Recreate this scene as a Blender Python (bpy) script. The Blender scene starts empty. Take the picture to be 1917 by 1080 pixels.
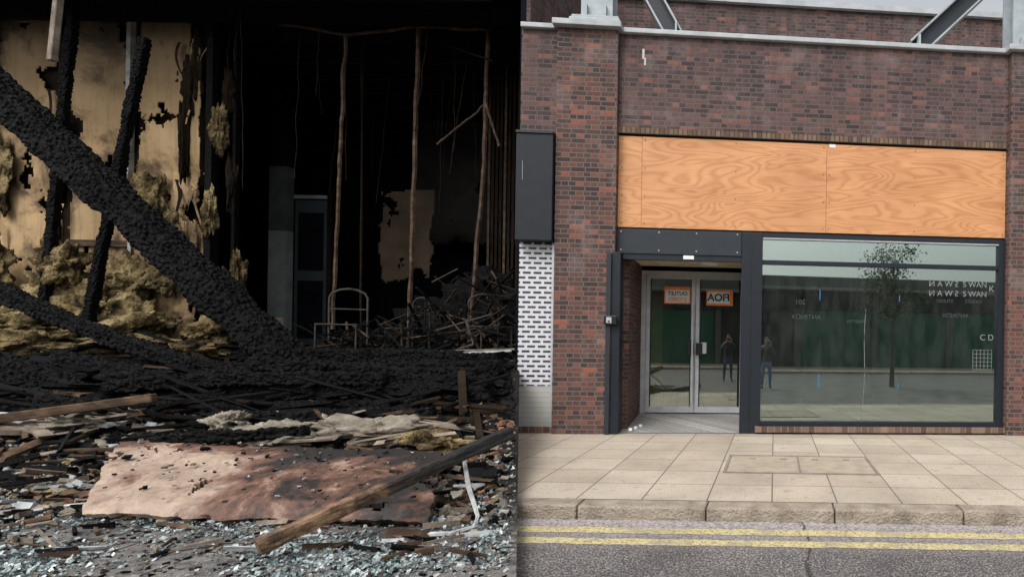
import bpy, bmesh, math, random
from mathutils import Vector, Matrix, noise
random.seed(7)
scene = bpy.context.scene
COL = scene.collection

# ------------------------------------------------------------------ node helpers
def new_mat(name):
    m = bpy.data.materials.new(name); m.use_nodes = True
    nt = m.node_tree
    for n in list(nt.nodes):
        nt.nodes.remove(n)
    out = nt.nodes.new('ShaderNodeOutputMaterial')
    b = nt.nodes.new('ShaderNodeBsdfPrincipled')
    nt.links.new(b.outputs[0], out.inputs[0])
    return m, nt, b, out
def N(nt, t, **kw):
    n = nt.nodes.new(t)
    for k, v in kw.items():
        if k.startswith('_'):
            setattr(n, k[1:], v)
        else:
            n.inputs[k.replace('__', ' ')].default_value = v
    return n
def L(nt, a, b): nt.links.new(a, b)
def c4(c): return (c[0], c[1], c[2], 1)
def ramp(nt, fac, stops, interp='LINEAR'):
    r = nt.nodes.new('ShaderNodeValToRGB'); r.color_ramp.interpolation = interp
    e = r.color_ramp.elements
    while len(e) < len(stops): e.new(0.5)
    for i, (p, c) in enumerate(stops):
        e[i].position = p; e[i].color = c4(c)
    L(nt, fac, r.inputs[0]); return r.outputs[0]
def mixc(nt, fac, a, b, mode='MIX'):
    m = nt.nodes.new('ShaderNodeMix'); m.data_type = 'RGBA'; m.blend_type = mode
    for s, v in ((m.inputs[0], fac), (m.inputs[6], a), (m.inputs[7], b)):
        if hasattr(v, 'is_linked') or hasattr(v, 'links'): L(nt, v, s)
        elif isinstance(v, (int, float)): s.default_value = v
        else: s.default_value = c4(v)
    return m.outputs[2]
def coords(nt, scale=(1,1,1)):
    t = nt.nodes.new('ShaderNodeTexCoord'); m = nt.nodes.new('ShaderNodeMapping')
    m.inputs['Scale'].default_value = scale
    L(nt, t.outputs['Object'], m.inputs[0]); return m.outputs[0]
def noi(nt, vec, scale, detail=5, rough=.6, dist=0):
    n = N(nt, 'ShaderNodeTexNoise', Scale=scale, Detail=detail, Roughness=rough, Distortion=dist)
    L(nt, vec, n.inputs['Vector']); return n.outputs['Fac']
def bump(nt, b, h, strength=.4, dist=.01):
    n = N(nt, 'ShaderNodeBump', Strength=strength, Distance=dist)
    L(nt, h, n.inputs['Height']); L(nt, n.outputs[0], b.inputs['Normal'])
def mottled(name, stops, scale=4, rough=.85, bs=.4, bd=.01, bscale=60, stretch=(1,1,1), metallic=0, spec=.3, dist=0):
    m, nt, b, o = new_mat(name)
    v = coords(nt, stretch)
    L(nt, ramp(nt, noi(nt, v, scale, 5, .65, dist), stops), b.inputs['Base Color'])
    if bs > .15: bump(nt, b, noi(nt, v, bscale, 2), bs, bd)
    b.inputs['Roughness'].default_value = rough; b.inputs['Metallic'].default_value = metallic
    b.inputs['Specular IOR Level'].default_value = spec
    return m
def brick_mat(name, tones, mortar, bw=.225, rh=.075, ms=.009, soot=0.5, grime=None, bond=False):
    m, nt, b, o = new_mat(name)
    t = nt.nodes.new('ShaderNodeTexCoord'); s = nt.nodes.new('ShaderNodeSeparateXYZ')
    L(nt, t.outputs['Object'], s.inputs[0])
    a = N(nt, 'ShaderNodeMath', _operation='ADD'); L(nt, s.outputs[0], a.inputs[0]); L(nt, s.outputs[1], a.inputs[1])
    c = nt.nodes.new('ShaderNodeCombineXYZ'); L(nt, a.outputs[0], c.inputs[0]); L(nt, s.outputs[2], c.inputs[1])
    br = N(nt, 'ShaderNodeTexBrick', Scale=1)
    if bond: br.squash = .5; br.squash_frequency = 2; br.offset = .25
    br.inputs['Color1'].default_value = (0,0,0,1); br.inputs['Color2'].default_value = (1,1,1,1)
    br.inputs['Mortar'].default_value = (0,0,0,1)
    br.inputs['Mortar Size'].default_value = ms; br.inputs['Mortar Smooth'].default_value = .3
    br.inputs['Brick Width'].default_value = bw; br.inputs['Row Height'].default_value = rh
    L(nt, c.outputs[0], br.inputs['Vector'])
    col = ramp(nt, br.outputs['Color'], tones)
    big = ramp(nt, noi(nt, t.outputs['Object'], .8, 5, .6), [(.3, (.55,.53,.53)), (.7, (1.15,1.12,1.1))])
    col = mixc(nt, soot, col, big, 'MULTIPLY')
    fine = ramp(nt, noi(nt, t.outputs['Object'], 30, 3, .7), [(.3, (.6,.6,.6)), (.7, (1.35,1.35,1.35))])
    col = mixc(nt, .6, col, fine, 'MULTIPLY')
    col = mixc(nt, br.outputs['Fac'], col, mortar)
    if grime:
        st = coords(nt, (2.2, 2.2, .25))
        sn = ramp(nt, noi(nt, st, 2.5, 5, .7), [(.42,(0,0,0)), (.72,(.75,.75,.75))])
        mr = N(nt,'ShaderNodeMapRange'); mr.inputs['From Min'].default_value=4.9; mr.inputs['From Max'].default_value=6.4; L(nt,s.outputs[2],mr.inputs['Value'])
        mm = mixc(nt, 1, sn, mr.outputs[0], 'MULTIPLY')
        col = mixc(nt, mm, col, (.035,.03,.03))
        bl = ramp(nt, noi(nt, t.outputs['Object'], 1.4, 6, .75), [(.52,(0,0,0)), (.70,(.38,.38,.38))])
        col = mixc(nt, bl, col, (.24,.205,.20))
    L(nt, col, b.inputs['Base Color'])
    inv = N(nt, 'ShaderNodeMath', _operation='SUBTRACT'); inv.inputs[0].default_value = 1; L(nt, br.outputs['Fac'], inv.inputs[1])
    bump(nt, b, inv.outputs[0], .6, .006)
    b.inputs['Roughness'].default_value = .8; b.inputs['Specular IOR Level'].default_value = .25
    return m
def plain(name, col, rough=.5, metallic=0, spec=.4, var=.15, scale=6):
    lo = tuple(x*(1-var) for x in col); hi = tuple(x*(1+var) for x in col)
    return mottled(name, [(.3, lo), (.7, hi)], scale, rough, .1, .003, 80, metallic=metallic, spec=spec)

M = {}
M['brick_dark'] = brick_mat('brick_purple', [(0,(.045,.033,.034)), (.3,(.085,.054,.052)), (.6,(.118,.070,.065)), (.88,(.14,.080,.072)), (1,(.24,.10,.075))], (.125,.10,.093), grime=True, bond=True)
M['brick_red'] = brick_mat('brick_red', [(0,(.045,.033,.033)), (.35,(.088,.050,.045)), (.7,(.135,.064,.052)), (.9,(.17,.072,.054)), (1,(.29,.10,.065))], (.14,.115,.10), grime=True, bond=True)
M['brick_edge'] = brick_mat('brick_soldier', [(0,(.10,.065,.045)), (1,(.22,.15,.10))], (.05,.04,.035), bw=.075, rh=.3, ms=.008)
M['brick_sill'] = brick_mat('brick_sill', [(0,(.10,.06,.05)), (1,(.25,.16,.12))], (.2,.17,.14), bw=.11, rh=.3, ms=.009)
M['coping'] = mottled('coping_grey', [(.3,(.30,.32,.33)), (.7,(.46,.48,.50))], 3, .55, .1)
M['steel'] = mottled('steel_paint', [(.3,(.25,.29,.31)), (.6,(.38,.42,.44)), (.8,(.46,.48,.49))], 3, .5, .1)
M['frame'] = plain('anthracite_frame', (.014,.018,.024), .42, spec=.3)
M['frame2'] = plain('anthracite_panel', (.024,.029,.036), .5, spec=.3)
M['signbox'] = plain('black_sign_box', (.016,.019,.024), .55, spec=.25)
M['alu'] = plain('aluminium', (.50,.51,.53), .35, metallic=.3)
M['black'] = plain('black_plastic', (.012,.012,.013), .35)
M['white'] = plain('white_label', (.75,.75,.75), .6)
M['cream'] = plain('cream_paint', (.72,.60,.38), .8)
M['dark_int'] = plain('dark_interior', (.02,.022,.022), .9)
M['blue'] = plain('blue_tape', (.03,.17,.42), .6)
M['orange'] = plain('orange_sign_reflection', (.85,.24,.07), .6)  # orange of the shop-sign reflections drawn on the door
M['tile'] = brick_mat('tile_floor', [(0,(.24,.24,.23)), (1,(.36,.35,.33))], (.12,.12,.12), bw=.2, rh=.2)
M['concrete'] = mottled('concrete', [(.3,(.2,.19,.17)), (.7,(.34,.32,.29))], 3)

def ply():
    m, nt, b, o = new_mat('plywood')
    v = coords(nt, (.45, 1, 2.2))
    oi = nt.nodes.new('ShaderNodeObjectInfo')
    add = N(nt, 'ShaderNodeVectorMath', _operation='ADD'); L(nt, v, add.inputs[0])
    sc = N(nt, 'ShaderNodeMath', _operation='MULTIPLY'); L(nt, oi.outputs['Random'], sc.inputs[0]); sc.inputs[1].default_value = 40
    L(nt, sc.outputs[0], add.inputs[1])
    n1 = noi(nt, add.outputs[0], 1.0, 2, .45, .5)
    m1 = N(nt, 'ShaderNodeMath', _operation='MULTIPLY'); L(nt, n1, m1.inputs[0]); m1.inputs[1].default_value = 110
    s1 = N(nt, 'ShaderNodeMath', _operation='SINE'); L(nt, m1.outputs[0], s1.inputs[0])
    m2 = N(nt, 'ShaderNodeMath', _operation='MULTIPLY_ADD'); L(nt, s1.outputs[0], m2.inputs[0]); m2.inputs[1].default_value = .5; m2.inputs[2].default_value = .5
    col = ramp(nt, m2.outputs[0], [(0,(.53,.24,.095)), (.5,(.61,.30,.13)), (1,(.63,.32,.145))])
    v2 = coords(nt, (1.2, 1, 40))
    f = ramp(nt, noi(nt, v2, 2, 5, .7), [(.3,(.80,.78,.75)), (.7,(1.08,1.08,1.08))])
    col = mixc(nt, .7, col, f, 'MULTIPLY')
    g = ramp(nt, noi(nt, coords(nt, (.7,1,1.6)), 1.1, 5), [(.3,(.80,.74,.68)), (.7,(1.08,1.08,1.1))])
    col = mixc(nt, 1, col, g, 'MULTIPLY')
    L(nt, col, b.inputs['Base Color']); b.inputs['Roughness'].default_value = .6
    return m
M['ply'] = ply()

def shutter_mat():
    m, nt, b, o = new_mat('perforated_shutter')
    t = nt.nodes.new('ShaderNodeTexCoord'); s = nt.nodes.new('ShaderNodeSeparateXYZ'); L(nt, t.outputs['Object'], s.inputs[0])
    c = nt.nodes.new('ShaderNodeCombineXYZ'); L(nt, s.outputs[0], c.inputs[0]); L(nt, s.outputs[2], c.inputs[1])
    br = N(nt, 'ShaderNodeTexBrick', Scale=1)
    br.inputs['Mortar Size'].default_value = .0225; br.inputs['Mortar Smooth'].default_value = .1
    br.inputs['Brick Width'].default_value = .165; br.inputs['Row Height'].default_value = .078
    br.inputs['Color1'].default_value = (.02,.02,.022,1); br.inputs['Color2'].default_value = (.05,.05,.05,1)
    br.inputs['Mortar'].default_value = (.58,.58,.62,1)
    L(nt, c.outputs[0], br.inputs['Vector']); L(nt, br.outputs['Color'], b.inputs['Base Color'])
    bump(nt, b, br.outputs['Fac'], .6, .01); b.inputs['Roughness'].default_value = .45
    return m
M['perf'] = shutter_mat()
def slat_mat(name, col, pitch=.08, dark=.55):
    m, nt, b, o = new_mat(name)
    t = nt.nodes.new('ShaderNodeTexCoord'); s = nt.nodes.new('ShaderNodeSeparateXYZ'); L(nt, t.outputs['Object'], s.inputs[0])
    d = N(nt, 'ShaderNodeMath', _operation='DIVIDE'); L(nt, s.outputs[2], d.inputs[0]); d.inputs[1].default_value = pitch
    f = N(nt, 'ShaderNodeMath', _operation='FRACT'); L(nt, d.outputs[0], f.inputs[0])
    L(nt, ramp(nt, f.outputs[0], [(0, tuple(x*dark for x in col)), (.15, col), (1, tuple(x*.9 for x in col))]), b.inputs['Base Color'])
    bump(nt, b, f.outputs[0], .5, .015); b.inputs['Roughness'].default_value = .5
    return m
M['slat'] = slat_mat('shutter_slats', (.50,.49,.46))
M['green'] = slat_mat('green_shutter', (.015,.125,.075), .1)

def glass_mat(name, tint, refl, base, film):
    m, nt, b, o = new_mat(name); nt.nodes.remove(b)
    tr = N(nt, 'ShaderNodeBsdfTransparent'); tr.inputs[0].default_value = c4(tint)
    gl = N(nt, 'ShaderNodeBsdfGlossy', Roughness=.012); gl.inputs[0].default_value = c4(refl)
    lw = N(nt, 'ShaderNodeFresnel', IOR=1.5)
    ad = N(nt, 'ShaderNodeMath', _operation='ADD', _use_clamp=True); L(nt, lw.outputs[0], ad.inputs[0]); ad.inputs[1].default_value = base
    df = N(nt, 'ShaderNodeBsdfDiffuse'); df.inputs[0].default_value = (.45,.48,.45,1)
    v = coords(nt, (1.5,1,.5))
    dn = ramp(nt, noi(nt, v, 3, 6, .75), [(.35,(.006,)*3), (.8,(film,)*3)])
    mx = nt.nodes.new('ShaderNodeMixShader'); L(nt, ad.outputs[0], mx.inputs[0]); L(nt, tr.outputs[0], mx.inputs[1]); L(nt, gl.outputs[0], mx.inputs[2])
    mx2 = nt.nodes.new('ShaderNodeMixShader'); L(nt, dn, mx2.inputs[0]); L(nt, mx.outputs[0], mx2.inputs[1]); L(nt, df.outputs[0], mx2.inputs[2])
    L(nt, mx2.outputs[0], o.inputs[0]); return m
M['glass'] = glass_mat('window_glass', (.6,.66,.62), (.78,.90,.84), .33, .07)
M['glass_door'] = glass_mat('door_glass', (.8,.82,.76), (.85,.92,.86), .22, .06)

# ------------------------------------------------------------------ mesh helpers
def empty(name, loc=(0,0,0), rz=0):
    e = bpy.data.objects.new(name, None); COL.objects.link(e); e.location = loc; e.rotation_euler = (0,0,rz)
    e.empty_display_size = .2; return e
def mesh_obj(name, verts, faces, mats, parent=None, mi=None, smooth=False):
    me = bpy.data.meshes.new(name); me.from_pydata([tuple(v) for v in verts], [], faces)
    if not isinstance(mats, (list, tuple)): mats = [mats]
    for m in mats: me.materials.append(m)
    if mi: me.polygons.foreach_set('material_index', mi)
    if smooth: me.polygons.foreach_set('use_smooth', [True]*len(me.polygons))
    me.update()
    o = bpy.data.objects.new(name, me); COL.objects.link(o)
    if parent: o.parent = parent
    return o
BF = [(0,3,2,1),(4,5,6,7),(0,1,5,4),(1,2,6,5),(2,3,7,6),(3,0,4,7)]
def box(name, x0,x1,y0,y1,z0,z1, mat, parent=None, bev=0):
    v = [(x0,y0,z0),(x1,y0,z0),(x1,y1,z0),(x0,y1,z0),(x0,y0,z1),(x1,y0,z1),(x1,y1,z1),(x0,y1,z1)]
    o = mesh_obj(name, v, BF, mat, parent)
    if bev:
        md = o.modifiers.new('b', 'BEVEL'); md.width = bev; md.segments = 2
    return o
def bar(p0, p1, w, h, up=Vector((0,0,1)), twist=0):
    p0 = Vector(p0); p1 = Vector(p1); d = (p1-p0).normalized()
    if abs(d.dot(up)) > .97: up = Vector((0,1,0))
    s = d.cross(up).normalized(); u = s.cross(d)
    if twist:
        R = Matrix.Rotation(twist, 3, d); s = R @ s; u = R @ u
    v = []
    for p in (p0, p1):
        for a, b in ((-1,-1),(1,-1),(1,1),(-1,1)):
            v.append(p + s*a*w/2 + u*b*h/2)
    return v
def bar_obj(name, p0, p1, w, h, mat, parent=None, twist=0, bev=0):
    o = mesh_obj(name, bar(p0,p1,w,h,twist=twist), BF, mat, parent)
    if bev:
        md = o.modifiers.new('b','BEVEL'); md.width = bev
    return o
def text(name, s, loc, size, mat, parent=None, mirror=False, bold=.0, rz=0):
    cu = bpy.data.curves.new(name, 'FONT'); cu.body = s; cu.size = size; cu.extrude = .001; cu.offset = bold
    cu.align_x = 'CENTER'; cu.materials.append(mat)
    o = bpy.data.objects.new(name, cu); COL.objects.link(o); o.location = loc
    o.rotation_euler = (math.radians(90), 0, rz)
    if mirror: o.scale = (-1,1,1)
    if parent: o.parent = parent
    return o

# ------------------------------------------------------------------ ground, road, pavement
box('ground', -250,250,-250,250,-.4,-.16, mottled('ground_tarmac', [(.3,(.05,.05,.05)), (.7,(.09,.09,.085))], 2))
def asphalt():
    m, nt, b, o = new_mat('asphalt')
    v = coords(nt)
    base = ramp(nt, noi(nt, v, 1.5, 5, .6), [(.3,(.085,.080,.080)), (.7,(.15,.142,.138))])
    grit = ramp(nt, noi(nt, v, 60, 3, .8), [(.40,(.2,.2,.2)), (.52,(.9,.9,.9)), (.63,(3.4,3.2,3.1))])
    col = mixc(nt, .9, base, grit, 'MULTIPLY')
    s = nt.nodes.new('ShaderNodeSeparateXYZ'); L(nt, v, s.inputs[0])
    d = N(nt, 'ShaderNodeMapRange'); d.inputs['From Min'].default_value = 4.55; d.inputs['From Max'].default_value = 5.25
    L(nt, s.outputs[1], d.inputs['Value'])
    gr = ramp(nt, noi(nt, v, 38, 4, .8), [(.38,(0,0,0)), (.6,(1,1,1))])
    dn = mixc(nt, 1, gr, d.outputs[0], 'MULTIPLY')
    col = mixc(nt, dn, col, (.46,.41,.40))
    ck = N(nt,'ShaderNodeMath',_operation='ABSOLUTE'); sx = N(nt,'ShaderNodeMath',_operation='ADD'); L(nt,s.outputs[0],sx.inputs[0])
    wn = N(nt,'ShaderNodeMath',_operation='MULTIPLY_ADD'); L(nt,noi(nt,v,5,4),wn.inputs[0]); wn.inputs[1].default_value=.25; wn.inputs[2].default_value=-.42
    L(nt,wn.outputs[0],sx.inputs[1]); L(nt,sx.outputs[0],ck.inputs[0])
    col = mixc(nt, ramp(nt, ck.outputs[0], [(.007,(1,1,1)),(.018,(0,0,0))]), col, (.035,.033,.03))
    L(nt, col, b.inputs['Base Color']); b.inputs['Roughness'].default_value = .85
    bump(nt, b, noi(nt, v, 60, 3, .8), .8, .012); return m
M['asphalt'] = asphalt()
box('road', -60,60,-9,5.34,-.155,-.12, M['asphalt'])
def paving(name, tones, joint, bw, rh, off=0.0):
    m, nt, b, o = new_mat(name)
    v = coords(nt)
    br = N(nt, 'ShaderNodeTexBrick', Scale=1); br.offset = off
    br.inputs['Color1'].default_value = (0,0,0,1); br.inputs['Color2'].default_value = (1,1,1,1); br.inputs['Mortar'].default_value = (0,0,0,1)
    br.inputs['Mortar Size'].default_value = .0075; br.inputs['Mortar Smooth'].default_value = .2
    br.inputs['Brick Width'].default_value = bw; br.inputs['Row Height'].default_value = rh
    L(nt, v, br.inputs['Vector'])
    col = ramp(nt, br.outputs['Color'], tones)
    col = mixc(nt, .9, col, ramp(nt, noi(nt, v, 1.3, 6, .65), [(.3,(.70,.69,.68)), (.7,(1.15,1.14,1.12))]), 'MULTIPLY')
    col = mixc(nt, .8, col, ramp(nt, noi(nt, v, 55, 3, .8), [(.3,(.62,.62,.62)), (.7,(1.28,1.28,1.28))]), 'MULTIPLY')
    sp = ramp(nt, noi(nt, v, 11, 2, .4), [(.66,(0,0,0)), (.70,(.4,.4,.4))])
    col = mixc(nt, sp, col, (.14,.13,.12))
    st = ramp(nt, noi(nt, v, 2.6, 6, .75), [(.54,(0,0,0)), (.68,(.5,.5,.5))])
    col = mixc(nt, st, col, (.20,.17,.14))
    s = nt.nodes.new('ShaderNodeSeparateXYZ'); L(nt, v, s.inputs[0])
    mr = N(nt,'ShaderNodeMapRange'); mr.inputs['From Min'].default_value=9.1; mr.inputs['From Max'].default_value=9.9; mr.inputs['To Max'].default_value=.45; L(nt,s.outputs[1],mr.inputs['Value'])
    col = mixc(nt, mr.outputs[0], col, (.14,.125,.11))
    col = mixc(nt, br.outputs['Fac'], col, joint)
    L(nt, col, b.inputs['Base Color']); b.inputs['Roughness'].default_value = .8
    bump(nt, b, noi(nt, v, 55, 2, .8), .35, .006); return m
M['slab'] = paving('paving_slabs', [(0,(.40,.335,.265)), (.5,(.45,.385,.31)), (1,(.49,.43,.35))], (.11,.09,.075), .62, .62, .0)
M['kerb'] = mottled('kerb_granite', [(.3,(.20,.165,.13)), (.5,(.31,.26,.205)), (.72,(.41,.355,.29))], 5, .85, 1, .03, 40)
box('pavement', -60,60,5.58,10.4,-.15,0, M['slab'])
kerb = empty('kerb')
x = -40.55
i = 0
while x < 40:
    dz = random.uniform(-.004,.006)
    box('kerb_stone_%d' % i, x+.004, x+1.169, 5.345+dz, 5.575, -.15, .006+dz, M['kerb'], kerb, .018); x += 1.175; i += 1
def yl():
    m, nt, b, o = new_mat('yellow_road_paint')
    v = coords(nt)
    n = noi(nt, v, 40, 5, .85)
    c = ramp(nt, n, [(.40,(.12,.11,.095)), (.50,(.48,.41,.20)), (.7,(.68,.60,.34))])
    c = mixc(nt, ramp(nt, noi(nt, v, 3.5, 5, .7), [(.48,(0,0,0)),(.66,(.75,.75,.75))]), c, (.26,.23,.18))
    L(nt, c, b.inputs['Base Color'])
    b.inputs['Roughness'].default_value = .8; return m
M['yellow'] = yl()
for (y0,y1) in ((4.97,5.12),(4.70,4.84)):
    V=[];F=[]; n=1200
    for k in range(n+1):
        xx=-30+60*k/n; V += [(xx,y0+.018*noise.noise(Vector((xx*9,y0,0))),-.1165),(xx,y1+.018*noise.noise(Vector((xx*9,y1,3))),-.1165)]
        if k: F.append((2*k-2,2*k,2*k+1,2*k-1))
    mesh_obj('yellow_line', V, F, M['yellow'])
cov = empty('inspection_cover')
M['cov'] = mottled('cover_infill', [(.3,(.28,.235,.18)), (.7,(.42,.36,.28))], 5)
M['rim'] = mottled('cover_rim', [(.3,(.16,.145,.12)), (.7,(.27,.24,.2))], 5)
box('infill', -.53,1.2,6.78,7.72,.002,.008, M['cov'], cov)
for a in ((-.57,1.24,6.74,6.775),(-.57,1.24,7.725,7.76),(-.57,-.535,6.78,7.72),(1.205,1.24,6.78,7.72),(.31,.335,6.79,7.71)):
    box('rim', a[0],a[1],a[2],a[3],.002,.012, M['rim'], cov)
for k in range(4): box('lifting_key', -.3+.4*k, -.22+.4*k, 7.5,7.56,.008,.013, M['rim'], cov)

# ------------------------------------------------------------------ brick building (right)
A = math.radians(4.4)
B = empty('brick_shop_building', (0,9.6,0), A)
UL = -4.08
box('wall_over_neighbour_bay', UL,-3.50,0,.3,4.72,6.38, M['brick_dark'], B)
box('wall_over_shop', -2.56,3.88,0,.3,4.90,6.38, M['brick_dark'], B)
box('soldier_course', -2.56,3.88,-.004,.3,4.80,4.897, M['brick_edge'], B)
box('pier_a', -3.498,-2.562,-.11,.3,0,6.38, M['brick_red'], B)
box('pier_b', 3.882,4.85,-.11,.3,0,6.38, M['brick_red'], B)
box('wall_beyond', 4.852,14,0,.3,0,6.38, M['brick_dark'], B)
box('coping', UL,-3.56,-.07,.4,6.383,6.46, M['coping'], B, .01)
box('coping_pier_a', -3.558,-2.50,-.22,.4,6.385,6.475, M['coping'], B, .01)
box('coping_main', -2.498,3.80,-.07,.4,6.383,6.46, M['coping'], B, .01)
box('coping_pier_b', 3.802,4.93,-.2,.4,6.385,6.475, M['coping'], B, .01)
box('coping_beyond', 4.932,14,-.07,.4,6.383,6.46, M['coping'], B, .01)
box('flat_roof', -3.78,14,.402,3.6,6.1,6.25, M['concrete'], B)
box('setback_wall', -3.78,14,3.602,4.0,5.5,9.0, M['brick_dark'], B)
box('setback_band', -3.78,14,3.52,3.6,7.02,7.1, M['coping'], B)
box('setback_coping', -3.78,14,3.5,4.1,9.0,9.12, M['coping'], B)
box('lintel_shadow_strip', -2.558,3.878,.10,.28,4.72,4.798, M['black'], B)  # black strip standing in for the shadow above the plywood
for k,(a,b_) in enumerate(((-2.555,-2.185),(-2.18,.817),(.822,3.872))):
    box('plywood_sheet_%d' % k, a, b_, .03-.003*k, .10, 3.305, 4.765, M['ply'], B)
for k in range(3):
    for z_ in (3.36,4.04,4.70):
        for q in range(4): 
            a=-2.12+3.0*(k-.0) if k<2 else .88
        
for a0 in (-2.14,-.68,.76,.86,2.3,3.82,-2.5):
    for z_ in (3.36,3.8,4.25,4.70):
        box('screw', a0,a0+.014,.018,.023,z_,z_+.014, M['signbox'], B)
box('ply_label', .86,.96,.018,.0225,4.71,4.765, M['white'], B)
box('ply_batten', -2.55,3.87,.06,.12,3.272,3.303, M['frame'], B)
box('door_fascia', -2.558,-.56,.0,.1,2.88,3.268, M['frame2'], B, .006)
for uu in (-2.5,-1.9,-1.3,-.64):
    for vv in (2.93,3.22):
        box('rivet', uu,uu+.018,-.006,0.0,vv,vv+.018, M['alu'], B)
box('door_head', -2.46,-.56,.02,.12,2.79,2.877, M['frame'], B)
box('door_head_label', -1.50,-1.33,.01,.018,2.81,2.87, M['white'], B)
box('door_post_left', -2.60,-2.47,-.12,.15,0,2.877, M['frame'], B, .005)
box('door_post_outer', -2.68,-2.61,-.16,-.112,0,2.86, M['frame2'], B)
box('mullion_post', -.555,-.215,-.01,.16,0,3.27, M['frame'], B, .006)
box('post_seam', -.40,-.39,-.014,-.011,0,3.27, M['black'], B)
box('win_top', -.213,3.87,.0,.12,3.20,3.27, M['frame'], B)
box('win_transom', -.213,3.76,.0,.12,2.765,2.83, M['frame'], B)
box('win_bottom', -.213,3.87,.0,.12,.13,.20, M['frame'], B)
box('win_side', 3.765,3.87,.001,.12,.20,3.20, M['frame'], B)
box('win_bead', -.213,3.765,.008,.05,3.175,3.199, M['alu'], B)
box('glass_main', -.213,3.765,.06,.066,.20,2.765, M['glass'], B)
box('glass_top', -.213,3.765,.06,.066,2.83,3.175, M['glass'], B)
box('sill', -.30,3.93,-.07,.2,.03,.127, M['brick_sill'], B)
box('sill_lip', -.25,3.9,-.05,-.002,.128,.137, M['frame'], B)
box('recess_wall_left', -2.8,-2.40,.301,1.7,0,2.9, M['brick_red'], B)
box('recess_wall_right', -.38,-.24,.2,1.7,0,2.9, M['frame2'], B)
box('recess_ceiling', -2.4,-.38,.12,1.62,2.88,2.95, M['cream'], B)
mesh_obj('recess_floor', [(-2.47,-.02,.004),(-.5,-.02,.004),(-.38,1.7,.12),(-2.47,1.7,.12)], [(0,1,2,3)], M['tile'], B)
box('recess_light', -1.25,-.95,.9,1.1,2.84,2.878, M['white'], B)
for k in range(3): box('floor_debris_%d'%k, -2.33+.05*k,-2.28+.05*k,.05+.2*k,.1+.2*k,.03,.07, M['white'], B)
def leaf(n, u0, u1, w, z0, z1):
    s = .075
    box(n+'_stile_l', u0,u0+s,w,w+.05,z0,z1, M['alu'], B, .004); box(n+'_stile_r', u1-s,u1,w,w+.05,z0,z1, M['alu'], B, .004)
    box(n+'_rail_t', u0+s,u1-s,w+.002,w+.048,z1-s,z1, M['alu'], B); box(n+'_rail_b', u0+s,u1-s,w+.002,w+.048,z0,z0+.11, M['alu'], B)
    box(n+'_glass', u0+s,u1-s,w+.02,w+.026,z0+.11,z1-s, M['glass_door'], B)
    for a,b_,c,d in ((u0+s,u0+s+.02,z0+.11,z1-s),(u1-s-.02,u1-s,z0+.11,z1-s)):
        box(n+'_gasket', a,b_,w+.008,w+.019,c,d, M['black'], B)
leaf('door_leaf_a', -2.30,-1.385,1.6,.135,2.72); leaf('door_leaf_b', -1.38,-.46,1.6,.135,2.72)
box('door_frame_top', -2.39,-.39,1.59,1.66,2.722,2.79, M['alu'], B)
box('door_frame_l', -2.39,-2.305,1.59,1.66,.12,2.721, M['alu'], B)
box('door_handle_a', -1.52,-1.40,1.5,1.56,1.22,1.52, M['black'], B, .01)
box('door_handle_b', -1.36,-1.24,1.5,1.56,1.22,1.45, M['black'], B, .01)
box('door_pull_a', -1.44,-1.41,1.49,1.53,.35,2.2, M['alu'], B)
box('door_lock_plate', -1.27,-1.16,1.53,1.58,1.25,1.46, M['alu'], B, .01)
box('sign_reflection_a', -1.97,-1.47,1.612,1.616,2.18,2.50, M['orange'], B)  # panels and mirrored text imitate reflections of shop signs across the street
box('sign_reflection_a_white', -1.95,-1.50,1.605,1.610,2.20,2.44, M['white'], B)
text('sign_reflection_text_a', 'OUTLET', (-1.72,1.603,2.34), .10, M['black'], B, True, .002)
text('sign_reflection_text_b', 'STORES', (-1.72,1.603,2.23), .10, M['orange'], B, True, .002)
box('sign_reflection_b', -1.18,-.68,1.612,1.616,2.16,2.46, M['orange'], B)  # second shop-sign reflection, modelled as a panel on the door
box('sign_reflection_b_white', -1.16,-.74,1.605,1.610,2.20,2.42, M['white'], B)
text('sign_reflection_text_c', 'FIOA', (-.95,1.602,2.25), .19, M['black'], B, True, .006)
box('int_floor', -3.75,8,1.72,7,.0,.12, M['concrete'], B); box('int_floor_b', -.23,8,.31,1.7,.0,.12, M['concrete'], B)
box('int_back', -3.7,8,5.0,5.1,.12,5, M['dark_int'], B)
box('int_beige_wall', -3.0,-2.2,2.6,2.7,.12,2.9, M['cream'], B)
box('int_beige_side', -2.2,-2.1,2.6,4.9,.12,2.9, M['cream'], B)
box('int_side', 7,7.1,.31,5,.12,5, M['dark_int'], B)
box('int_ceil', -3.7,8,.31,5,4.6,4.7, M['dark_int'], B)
gc_ = plain('grey_col',(.06,.06,.06))
for k,(a,b_) in enumerate(((.9,1.5),(2.4,2.9))): box('int_column_%d'%k, a,b_,2.8,3.2,.12,4.6, gc_, B)
ic = empty('intercom', (0,9.6,0), A)
box('body', -2.70,-2.50,-.21,-.162,1.73,1.87, M['black'], ic, .008); box('plate', -2.66,-2.58,-.216,-.211,1.755,1.845, M['alu'], ic)
box('button', -2.635,-2.605,-.221,-.217,1.77,1.79, M['black'], ic)
M['vinyl'] = plain('vinyl_and_reflected_letter', (.20,.22,.215), .6)
M['faint_vinyl_and_reflection'] = plain('faint_vinyl_and_reflection', (.05,.06,.06), .6)  # also colours the mirrored words that imitate reflections
W = .054
for z_ in (2.47,2.31):
    text('window_lettering_and_reflection', 'S W A N', (2.84,W,z_), .135, M['vinyl'], B, True)  # mirrored copy imitates the reflection of the lettering
    text('window_lettering_and_reflection', 'S WAN', (3.38,W,z_), .13, M['vinyl'], B)
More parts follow.
